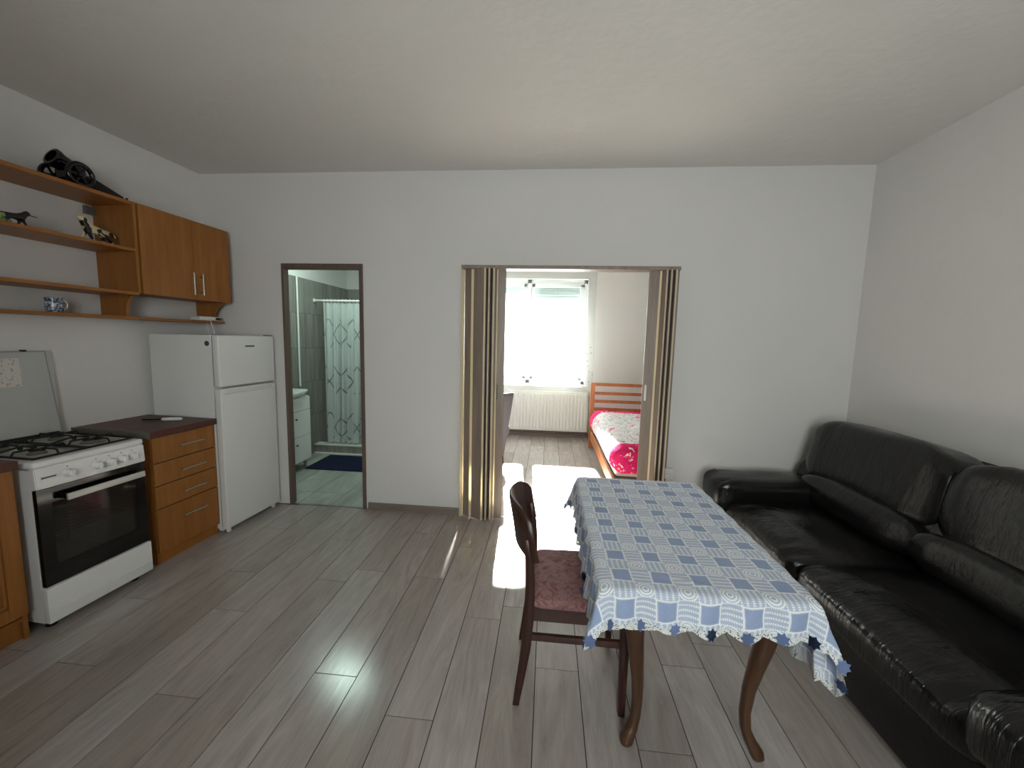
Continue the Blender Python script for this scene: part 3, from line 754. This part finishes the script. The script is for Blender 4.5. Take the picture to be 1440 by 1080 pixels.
# ================================================================== BATHROOM
vn = thing('bathroom_vanity', 'white washbasin cabinet with drawers along the tiled bathroom wall', 'vanity', (XB, 3.70, 0))
mk('cabinet', box(bmn(), .003, .255, -.19, .37, .10, .80, .002), 'white_enamel', vn)
for xx in (.03, .22):
    for yy in (-.16, .33): q = bmn(); lathe(q, [(.014, 0), (.018, .1)], 12, Matrix.Translation((xx, yy, 0))); mk('leg', q, 'steel', vn, True)
for za, zb in ((.105, .375), (.38, .65), (.655, .79)):
    d = mk('drawer', box(bmn(), .256, .272, .085, .368, za, zb, .002), 'white_enamel', vn)
    if zb < .7: q = bmn(); lathe(q, [(.005, 0), (.005, .012), (.011, .016), (.008, .022)], 12, Matrix.Translation((.272, .11, zb-.075)) @ Matrix.Rotation(PI/2, 4, 'Y')); mk('knob', q, 'black', d, True)
d = mk('cupboard_door', box(bmn(), .256, .272, -.188, .08, .105, .79, .002), 'white_enamel', vn)
b = bmn(); prof = []
for z, e in ((.795, -.05), (.83, -.012), (.855, 0), (.865, -.003)):
    r = [(.003, -.20-e*0, z), (.25+e, -.20, z)]
    for k in range(7): a_ = -PI/2+PI*k/6; r.append((.255+e+.065*math.cos(a_), .085+(.27+e)*math.sin(a_), z))
    r += [(.25+e, .375+e, z), (.003, .375, z)]; prof.append(r)
ring_loft(b, prof); mk('basin', b, 'ceramic', vn, True, ang=50)
b = bmn(); tube(b, [(.05, .06, .86), (.05, .06, .95), (.08, .06, .985), (.13, .06, .975), (.14, .06, .955)], .011, 12); mk('tap', b, 'steel', vn, True)

tag(mk('conduit', tube(bmn(), [(0, 0, 0), (0, 0, 1.25)], .011, 10), 'white_plastic', None, True, (XB+.013, 4.30, .862)), 'thin white vertical pipe on the bathroom tiles above the basin', 'pipe')
sh = thing('shower_kerb', 'low tiled shower kerb with a pale ledge', 'shower kerb', (-2.1, 4.56, 0))
mk('kerb', box(bmn(), -.755, .575, 0, .10, 0, .098, .003), 'walltile', sh)
mk('ledge', box(bmn(), -.757, .577, -.006, .12, .098, .112, .003), plain('pale_ledge', 'c9cbc2', .3), sh)
mk('tray', box(bmn(), -.755, .575, .12, .885, 0, .05, .004), 'ceramic', sh)
mk('trim_line', box(bmn(), -.755, .575, -.014, 0, 0, .012, .002), 'white_plastic', sh)
rd = thing('curtain_rod', 'white shower curtain rod across the bathroom', 'rod', (-2.1, 4.64, 1.875))
q = bmn(); tube(q, [(-.757, 0, 0), (.578, 0, 0)], .011, 12); mk('rod', q, 'white_plastic', rd, True)
for x in (-.752, .572): q = bmn(); lathe(q, [(.024, -.006), (.024, .006)], 16, Matrix.Translation((x, 0, 0)) @ Matrix.Rotation(PI/2, 4, 'Y')); mk('end_cap', q, 'white_plastic', rd, True)
def hanging(name, x0, x1, z0, z1, folds, amp, mat, nx, nz, uvw, loc=None, edgefn=None):
    me = bpy.data.meshes.new(name); vs = []; fs = []; uv = []
    for j in range(nz+1):
        v = j/nz
        for i in range(nx+1):
            u = i/nx; g = .55+.45*(1-v)
            ph = u*folds*2*PI
            y = amp*g*(math.sin(ph)+.4*math.sin(ph*2.3+1.0))
            x = x0+(x1-x0)*u+amp*.35*math.sin(ph*1.0+.8)*g
            if edgefn: x += edgefn(u, v)
            vs.append((x, y, z0+(z1-z0)*v)); uv.append((u*uvw, v*(z1-z0)))
    for j in range(nz):
        for i in range(nx): a_ = j*(nx+1)+i; fs.append((a_, a_+1, a_+nx+2, a_+nx+1))
    me.from_pydata(vs, [], fs); l = me.uv_layers.new(name='UVMap')
    for p in me.polygons:
        p.use_smooth = True
        for li in p.loop_indices: l.data[li].uv = uv[me.loops[li].vertex_index]
    me.materials.append(MAT[mat]); o = bpy.data.objects.new(name, me); COL.objects.link(o)
    if loc: o.location = loc
    return o
sc_ = thing('shower_curtain', 'white shower curtain with a dark line pattern hanging from the rod', 'curtain', (-2.1, 4.64, 0))
o = hanging('fabric', -.645, -.15, .125, 1.845, 5.5, .03, 'shower', 130, 20, .8, None, lambda u, v: -.045*(1-v)*u*1.0); o.parent = sc_
for k in range(11):
    n = 14; q = bmn(); tube(q, [(-.63+.047*k, .018*math.cos(2*PI*i/n), 1.866+.026*math.sin(2*PI*i/n)) for i in range(n)], .0028, 6, closed=True); mk('ring', q, 'white_plastic', sc_, True)
bmat = bmn(); box(bmat, -2.60, -1.75, 3.96, 4.47, .0005, .014, .005); tag(mk('bath_mat', bmat, 'mat', None, True), 'dark blue bath mat on the tiled floor before the shower', 'mat')
lm = thing('ceiling_lamp_offscreen', 'round white ceiling lamp in the bathroom', 'lamp', (-2.2, 4.0, 2.5))
q = bmn(); lathe(q, [(.21, -.02), (.21, 0)], 28); mk('base', q, 'white_plastic', lm, True)
q = bmn(); lathe(q, [(.02, -.085), (.12, -.075), (.18, -.045), (.20, -.02)], 28); mk('diffuser', q, emit('bathroom_lamp_glow', 'd8f5ea', 13.5), lm, True)

# ================================================================== BEDROOM
rad = thing('radiator', 'white ribbed panel radiator under the bedroom window', 'radiator', (.02, YB-.07, 0))
mk('panel', box(bmn(), -.62, .60, -.012, .012, .10, .69, .004), 'radiator', rad)
mk('panel', box(bmn(), -.62, .60, .04, .058, .10, .69, .004), 'radiator', rad)
rb = bmn(); prism(rb, [(-.017, -.012), (.017, -.012), (.010, -.024), (-.010, -.024)], 'z', .13, .66); r0 = mk('rib', rb, 'radiator', rad); r0.location.x = -.58
for k in range(1, 24): r = r0.copy(); COL.objects.link(r); r.parent = rad; r.location.x = -.58+.05*k
q = bmn(); box(q, -.62, .60, -.014, .06, .69, .70, .003)
mk('top_grille', q, 'radiator', rad)
for x in (-.55, .53): mk('bracket', box(bmn(), x, x+.03, .012, .069, .15, .6), 'radiator', rad)
q = bmn()
for z in (.075, .045): tube(q, [(-.62, .02, z), (.9, .02, z)], .011, 10)
tube(q, [(.585, .02, .05), (.585, .02, .12)], .010, 8); tube(q, [(-.58, .02, .05), (-.58, .02, .12)], .010, 8); mk('pipe', q, plain('brown_pipe', '6b5a50', .5), rad, True)

cu_ = thing('sheer_curtain', 'thin sheer white curtain with embroidered edge over the bedroom window', 'curtain', (0, YB-.14, 0))
o = hanging('fabric', -1.25, .66, .78, 2.62, 13, .018, 'sheer', 220, 12, 1.9); o.parent = cu_
q = bmn(); tube(q, [(-1.32, 0, 2.63), (.80, 0, 2.63)], .012, 10)
mk('curtain_rail', q, 'white_plastic', cu_, True)
for x in (-1.1, -.2, .6): q = bmn(); tube(q, [(x, 0, 2.63), (x, .14, 2.63)], .007, 8); mk('bracket', q, 'white_plastic', cu_, True)
q = bmn(); tube(q, [(0, 0, 2.28), (0, .004, 1.6), (0, 0, .95), (-.015, 0, .89), (-.05, 0, .875), (-.07, 0, .90)], .007, 8)
tag(mk('blind_cord', q, plain('cord_grey', 'b7bcba', .6), None, True, (-.27, YB-.10, 0)), 'grey blind cord with a hooked end hanging before the bedroom window', 'cord')

bed = thing('bed', 'pine bed frame with slatted headboard under pink bedding', 'bed', (1.08, 4.45, 0))
for x in (-.455, .455):
    mk('post', box(bmn(), x-.028, x+.028, .955, 1.0, 0, .905, .004), 'bedwood', bed)
for za, zb in ((.862, .903), (.742, .782), (.632, .672), (.525, .565), (.30, .36)):
    mk('slat', box(bmn(), -.427, .427, .965, .990, za, zb, .003), 'bedwood', bed)
for x in (-.455, .455):
    mk('post', box(bmn(), x-.028, x+.028, -1.02, -.975, 0, .21, .004), 'bedwood', bed)
    mk('side_rail', box(bmn(), x-.012, x+.012, -.975, .955, .12, .235, .003), 'bedwood', bed)
mk('foot_board', box(bmn(), -.427, .427, -1.01, -.985, .08, .20, .003), 'bedwood', bed)
q = bmn(); box(q, -.44, .44, -.90, .955, .24, .40, .04, 3); mk('mattress', q, plain('mattress_white', 'e2dfd8', .9), bed, True)
dv = bmn()
def duv(p):
    n_ = noise.noise(Vector((p.x*4, p.y*3.2, p.z*3+1.3)))
    n2 = noise.noise(Vector((p.x*11, p.y*7, 4.1)))
    z = p.z*(1+.10*n_)+.012*n2+.015*n_
    if p.z > 0: z -= max(0, abs(p.x)-.40)*.5
    elif abs(p.x) < .455 and p.y > -.885: z = max(z, -.026)
    if p.y < -.90: z -= .045*min(1, (-p.y-.90)/.05)*(1 if p.z < .05 else 0)
    return Vector((p.x+n2*.012, p.y, z))
sell(dv, (0, 0, 0), (.50, .97, .15), .45, .16, 60, 30, duv)
tag(mk('duvet', dv, 'duvet', None, True, (1.08, 4.42, .43), 0, 80), 'white and grey floral duvet with bright pink ends on the bed', 'duvet')

tc = thing('tub_armchair', 'dark grey upholstered tub armchair by the bedroom window', 'armchair', (-.675, 4.62, 0), math.radians(200))
sh_ = bmn(); rings = []
def tubring(r_in, r_out, z):
    pts = []
    for k in range(25):
        a_ = math.radians(-130+260*k/24); pts.append((r_out*math.cos(a_), r_out*math.sin(a_), z))
    for k in range(24, -1, -1):
        a_ = math.radians(-130+260*k/24); pts.append((r_in*math.cos(a_), r_in*math.sin(a_), z))
    return pts
ring_loft(sh_, [tubring(.19, .225, .10), tubring(.22, .265, .35), tubring(.255, .31, .60), tubring(.28, .345, .82), tubring(.295, .345, .85), tubring(.305, .335, .86)])
mk('shell', sh_, 'chairgrey', tc, True, ang=60)
q = bmn(); sell(q, (0, 0, .39), (.24, .24, .08), .5, .8, 28, 12); mk('seat', q, 'chairgrey', tc, True)
for k in range(4):
    a_ = PI/4+PI/2*k; q = bmn(); tube(q, [(.17*math.cos(a_), .17*math.sin(a_), .33), (.2*math.cos(a_), .2*math.sin(a_), 0)], [.02, .014], 10); mk('leg', q, 'walnut', tc, True)

# ================================================================== DINING CHAIR
ch = thing('dining_chair', 'dark walnut dining chair with maroon floral seat pushed under the table', 'chair', (.14, 1.61, 0))
# local: seat spans x -.17 .. .20 , y -.19 .. .19 ; back at -x
def leg_curve(y, pts, rad): 
    q = bmn()
    rings = []
    for (x, z), (rx, ry) in zip(pts, rad): rings.append([(x-rx, y-ry, z), (x+rx, y-ry, z), (x+rx, y+ry, z), (x-rx, y+ry, z)])
    ring_loft(q, rings); t_ = q; bmesh.ops.bevel(t_, geom=[e for e in t_.edges], offset=.003, segments=1, affect='EDGES'); return t_
for y in (-.175, .175):
    pts = [(-.222, 0), (-.205, .12), (-.188, .25), (-.178, .40), (-.178, .52), (-.186, .63), (-.196, .70)]
    mk('leg', leg_curve(y, pts, [(.013, .012), (.016, .013), (.019, .014), (.020, .015), (.018, .014), (.016, .013), (.013, .012)]), 'walnut', ch, True, ang=50)
    pts = [(.192, 0), (.190, .2), (.188, .42)]
    mk('leg', leg_curve(y, pts, [(.013, .013), (.016, .016), (.019, .018)]), 'walnut', ch, True, ang=50)
    mk('stretcher', box(bmn(), -.185, .190, y-.009, y+.009, .285, .312, .003), 'walnut', ch)
    mk('apron', box(bmn(), -.172, .185, y-.010, y+.012, .370, .432, .003), 'walnut', ch)
mk('apron', box(bmn(), .178, .202, -.17, .17, .370, .432, .003), 'walnut', ch)
mk('apron', box(bmn(), -.188, -.168, -.17, .17, .370, .432, .003), 'walnut', ch)
def dome(p): return Vector((p.x, p.y, p.z*(1.0 if p.z < 0 else 1.25-.6*((p.x/.2)**2+(p.y/.2)**2)*.5)))
q = bmn(); sell(q, (.012, 0, .446), (.195, .196, .032), .5, .22, 40, 16, dome); mk('seat', q, 'seatfabric', ch, True, ang=80)
bk = bmn(); rings = []
nb = 18
for i in range(nb+1):
    u = -1+2*i/nb; y = .195*u; x = -.262+.085*u*u-(.0 if u < 0 else .02*u)
    top = .818-.05*abs(u)**6; bot = .622-.012*abs(u)**2
    th = .011
    rings.append([(x-th+.02, y, bot), (x+th+.02, y, bot+.006), (x+th+.004, y, (bot+top)/2), (x+th-.012, y, top-.006), (x-.2*th-.012, y, top), (x-th-.012, y, top-.008), (x-th+.004, y, (bot+top)/2)])
ring_loft(bk, rings); mk('backrest', bk, 'walnut', ch, True, ang=60)

# ================================================================== TABLE AND CLOTH
TX0, TX1, TY0, TY1, TZ = .195, .800, 1.150, 2.12, .712
tb = thing('dining_table', 'wooden table with curved cabriole legs under a blue tablecloth', 'table', ((TX0+TX1)/2, (TY0+TY1)/2, 0))
ox, oy = tb.location.x, tb.location.y
mk('tabletop', box(bmn(), TX0-ox, TX1-ox, TY0-oy, TY1-oy, TZ-.022, TZ, .006), 'legwood', tb)
LX = (.345, .770); LY = (1.335, 2.01)
ap = bmn()
box(ap, LX[0]-ox-.01, LX[1]-ox+.01, LY[0]-oy-.012, LY[0]-oy+.012, TZ-.10, TZ-.022); box(ap, LX[0]-ox-.01, LX[1]-ox+.01, LY[1]-oy-.012, LY[1]-oy+.012, TZ-.10, TZ-.022)
box(ap, LX[0]-ox-.012, LX[0]-ox+.012, LY[0]-oy, LY[1]-oy, TZ-.10, TZ-.022); box(ap, LX[1]-ox-.012, LX[1]-ox+.012, LY[0]-oy, LY[1]-oy, TZ-.10, TZ-.022)
mk('apron', ap, 'legwood', tb)
for i, lx in enumerate(LX):
    for j, ly in enumerate(LY):
        dx, dy = (-1 if i == 0 else 1), (-.75 if j == 0 else .75)
        dl_ = Vector((dx, dy, 0)).normalized()
        prof = [(.690, .000, .027), (.63, .006, .030), (.57, .014, .033), (.50, .016, .032), (.42, .006, .028), (.33, -.010, .023), (.24, -.024, .019), (.15, -.030, .0165), (.09, -.024, .016), (.055, -.008, .019), (.03, .012, .022), (.012, .018, .021), (0, .018, .015)]
        q = bmn(); rings = []
        for z, off, r in prof:
            r *= 1.12; c = Vector((lx-ox, ly-oy, z))+dl_*off; n = 14
            def se(a_): return (abs(math.cos(a_))**.8*(1 if math.cos(a_) > 0 else -1), abs(math.sin(a_))**.8*(1 if math.sin(a_) > 0 else -1))
            rings.append([c+Vector((se(2*PI*k/n)[0]*r, se(2*PI*k/n)[1]*r, 0)) for k in range(n)])
        ring_loft(q, rings); mk('leg', q, 'legwood', tb, True, ang=70)

OL, OR, OF, OB = .145, .255, .105, .14     # cloth overhang left, right, front, back
def cloth_point(u, v):
    """flat cloth coordinates in metres (world x, y) -> draped point"""
    cxr = .02
    qx = min(max(u, TX0+cxr), TX1-cxr); qy = min(max(v, TY0+cxr), TY1-cxr)
    dx, dy = u-qx, v-qy; d = math.hypot(dx, dy)
    top = TZ+.004
    wr = noise.noise(Vector((u*6, v*9, .3)))*.5+noise.noise(Vector((u*3.1, v*16, 2.7)))*.5
    lift = .007*max(0, wr)**1.3+.004*max(0, 1-abs(noise.noise(Vector((u*2.2+v*.8, v*3.6, 7.7))))*14)
    if d < 1e-6: return Vector((u, v, top+lift))
    nx, ny = dx/d, dy/d
    if d <= cxr: return Vector((u, v, top+lift*(1-d/cxr)))
    h = d-cxr; R_ = .018
    # perimeter coordinate for ripples
    per = (v if abs(dx) > abs(dy) else u)
    corner = min(abs(dx), abs(dy))/(max(abs(dx), abs(dy))+1e-6)
    if h < R_*PI/2:
        a_ = h/R_; out = R_*math.sin(a_); down = R_*(1-math.cos(a_))
    else:
        out = R_; down = R_+h-R_*PI/2
    rip = .010*math.sin(per*52+1.3)*min(1, h/.06)*(1-corner) + .006*noise.noise(Vector((u*14, v*14, 5)))*min(1, h/.05)
    flare = .08*h*(1-corner)+.42*h*corner
    o_ = cxr+out+rip+flare
    # soft corner fold: material swings around the corner
    return Vector((qx+nx*o_, qy+ny*o_, top-down*(1-.03*corner)))
nu, nv = 110, 150
U0, U1, V0, V1 = TX0-OL, TX1+OR, TY0-OF, TY1+OB
me = bpy.data.meshes.new('fabric'); vs = []; uvs = []; fs = []
for j in range(nv+1):
    for i in range(nu+1):
        u = U0+(U1-U0)*i/nu; v = V0+(V1-V0)*j/nv
        vs.append(cloth_point(u, v)); uvs.append((u-TX0, v-TY0))
for j in range(nv):
    for i in range(nu): a_ = j*(nu+1)+i; fs.append((a_, a_+1, a_+nu+2, a_+nu+1))
me.from_pydata(vs, [], fs); l = me.uv_layers.new(name='UVMap')
for p in me.polygons:
    p.use_smooth = True
    for li in p.loop_indices: l.data[li].uv = uvs[me.loops[li].vertex_index]
me.materials.append(MAT['cloth'])
tcl = thing('tablecloth', 'blue and white woven tablecloth with crochet edge draped over the table', 'tablecloth', (0, 0, 0))
fab = bpy.data.objects.new('fabric', me); COL.objects.link(fab); fab.parent = tcl
# lace edge: scalloped band and crochet flowers that continue the cloth past its hem
def edge_pts():
    out = []
    n = 60
    for i in range(n): out.append((U0+(U1-U0)*i/n, V0, 0, -1))
    for i in range(80): out.append((U1, V0+(V1-V0)*i/80, 1, 0))
    for i in range(n): out.append((U1-(U1-U0)*i/n, V1, 0, 1))
    for i in range(80): out.append((U0, V1-(V1-V0)*i/80, -1, 0))
    return out
lb = bmn(); EP = edge_pts(); rows = []
for i, (u, v, nx, ny) in enumerate(EP+[EP[0]]):
    w_ = .012+.016*abs(math.sin(i*PI/6)); c0 = cloth_point(u, v); c1 = cloth_point(u+nx*w_, v+ny*w_)
    rows.append((lb.verts.new(c0+Vector((0, 0, .0008))), lb.verts.new(c1)))
for a_, b_ in zip(rows, rows[1:]): lb.faces.new((a_[0], b_[0], b_[1], a_[1]))
mk('lace_edge', lb, 'lace', tcl)
fm = bmn(); n = 7
fv = [fm.verts.new((0, 0, .001))]+[fm.verts.new(((.021 if k % 2 else .014)*math.cos(PI*k/n), (.021 if k % 2 else .014)*math.sin(PI*k/n), 0)) for k in range(2*n)]
for k in range(2*n): fm.faces.new((fv[0], fv[1+k], fv[1+(k+1) % (2*n)]))
bmesh.ops.solidify(fm, geom=fm.faces[:], thickness=.002)
fme = bpy.data.meshes.new('crochet_flower'); fm.to_mesh(fme); fm.free(); fme.materials.append(MAT['laceblue'])
for i in range(3, len(EP), 6):
    u, v, nx, ny = EP[i]; p = cloth_point(u+nx*.012, v+ny*.012); p2 = cloth_point(u+nx*.02, v+ny*.02); p1 = cloth_point(u-ny*.01+nx*.012, v+nx*.01+ny*.012)
    a_ = (p2-p).normalized(); b_ = (p1-p).normalized(); nn = a_.cross(b_).normalized()
    outw = Vector((nx, ny, 0))
    if nn.dot(outw) < 0: nn = -nn
    o = bpy.data.objects.new('crochet_flower', fme); COL.objects.link(o); o.parent = tcl
    o.location = p+nn*.002; o.rotation_mode = 'QUATERNION'; o.rotation_quaternion = nn.to_track_quat('Z', 'Y')

# ================================================================== SOFA (along the right wall, faces -x)
sf = thing('sofa', 'black leather sofa with puffy back cushions along the white wall', 'sofa', (1.70, 1.92, 0))
sx, sy = 1.70, 1.92
def S(x, y, z): return (x-sx, y-sy, z)
b = bmn(); box(b, 1.262-sx, 2.16-sx, .80-sy, 2.98-sy, .03, .30, .02, 2); mk('base', b, 'leather', sf, True)
for x in (1.33, 2.1):
    for y in (.88, 2.9): q = bmn(); lathe(q, [(.03, 0), (.03, .04)], 12, Matrix.Translation(S(x, y, 0))); mk('foot', q, 'black', sf, True)
def seatfn(p):
    # front edge (low x) rolls forward and down
    k = max(0, -p.x-.12)/.23
    return Vector((p.x, p.y, p.z*(1+.10*math.cos(p.y*3.2))-.0+.012*noise.noise(Vector((p.x*7, p.y*5, p.z*4)))+(.008*math.sin(p.y*70+p.x*14)*min(1, k*1.2) if p.z > 0 else 0)))
for ya, yb in ((1.08, 1.965), (1.965, 2.74)):
    q = bmn(); sell(q, S(1.585, (ya+yb)/2, .335), (.365, (yb-ya)/2+.006, .098), .55, .25, 64, 26, seatfn); mk('seat_cushion', q, 'leather', sf, True, ang=80)
# back frame with slanting wing
q = bmn(); prism(q, [(1.84, .30), (2.16, .30), (2.19, .90), (2.11, .925), (1.99, .80), (1.83, .58)], 'y', .82, 2.985, .02)
q.transform if False else None
for v in q.verts: v.co.x -= sx; v.co.y -= sy
mk('back_frame', q, 'leather', sf, True)
def tilt(c, a_):
    ca, sa = math.cos(a_), math.sin(a_)
    def f(p):
        w_ = .010*noise.noise(Vector((p.x*6+c, p.y*5, p.z*6)))+.006*noise.noise(Vector((p.x*5, p.y*22, p.z*5+c)))
        p = Vector((p.x+w_, p.y, p.z+w_))
        return Vector((p.x*ca+p.z*sa, p.y, -p.x*sa+p.z*ca))
    return f
for i, (ya, yb) in enumerate(((1.02, 1.975), (1.975, 2.93))):
    q = bmn(); sell(q, S(1.985, (ya+yb)/2, .735), (.138, (yb-ya)/2+.014, .236), .5, .3, 60, 30, tilt(i*3.1, .20)); cu = mk('back_cushion', q, 'leather', sf, True, ang=80)
    q = bmn(); yb2 = min(yb, 2.80); sell(q, S(1.868, (ya+yb2)/2, .505), (.125, (yb2-ya)/2+.03, .118), .7, .25, 60, 22, tilt(i*5.3+1, .25)); mk('lumbar_roll', q, 'leather', sf, True, ang=80)
def armfn(p):
    return Vector((p.x, p.y+.006*math.sin(p.x*3), p.z+.010*noise.noise(Vector((p.x*4, p.y*9, 3)))+(.006*math.sin(p.y*75) if p.x < -.30 else 0)))
for ya, yb, inner in ((.72, 1.135, 1), (2.665, 2.985, -1)):
    yc = (ya+yb)/2
    q = bmn(); sell(q, S(1.545, yc, .440), (.385, (yb-ya)/2, .124), .5, .32, 56, 24, armfn); ar = mk('arm_pad', q, 'leather', sf, True, ang=80)
    q = bmn(); box(q, 1.225-sx, 2.10-sx, ya+.045-sy, yb-.045-sy, .04, .44, .035, 3); mk('arm_panel', q, 'leather', sf, True)
    q = bmn(); n = 26; pts = []
    for k in range(n+1):
        a_ = PI*k/n; pts.append(S(1.192+.0-.0*math.sin(a_)+.03*(1-math.sin(a_)), yc-(yb-ya)*.47*math.cos(a_), .435+.075*max(0, math.sin(a_))**.6))
    tube(q, pts, .005, 8); mk('piping', q, 'leather', ar, True)

# ================================================================== SOCKET
sk_ = thing('wall_socket', 'white surface mounted wall socket beside the folding door', 'socket', (.955, WY, .452))
q = bmn(); box(q, -.041, .041, -.032, .001, -.041, .041, .005); mk('housing', q, 'white_plastic', sk_, True)
q = bmn(); n = 24; tube(q, [(.024*math.cos(2*PI*k/n), -.033, .024*math.sin(2*PI*k/n)) for k in range(n)], .0028, 8, closed=True); mk('insert_ring', q, 'white_plastic', sk_, True)
for x in (-.0095, .0095): mk('contact_hole', box(bmn(), x-.0025, x+.0025, -.0328, -.031, -.0025, .0025), plain('contact_grey', '4a4a4a', .6), sk_)
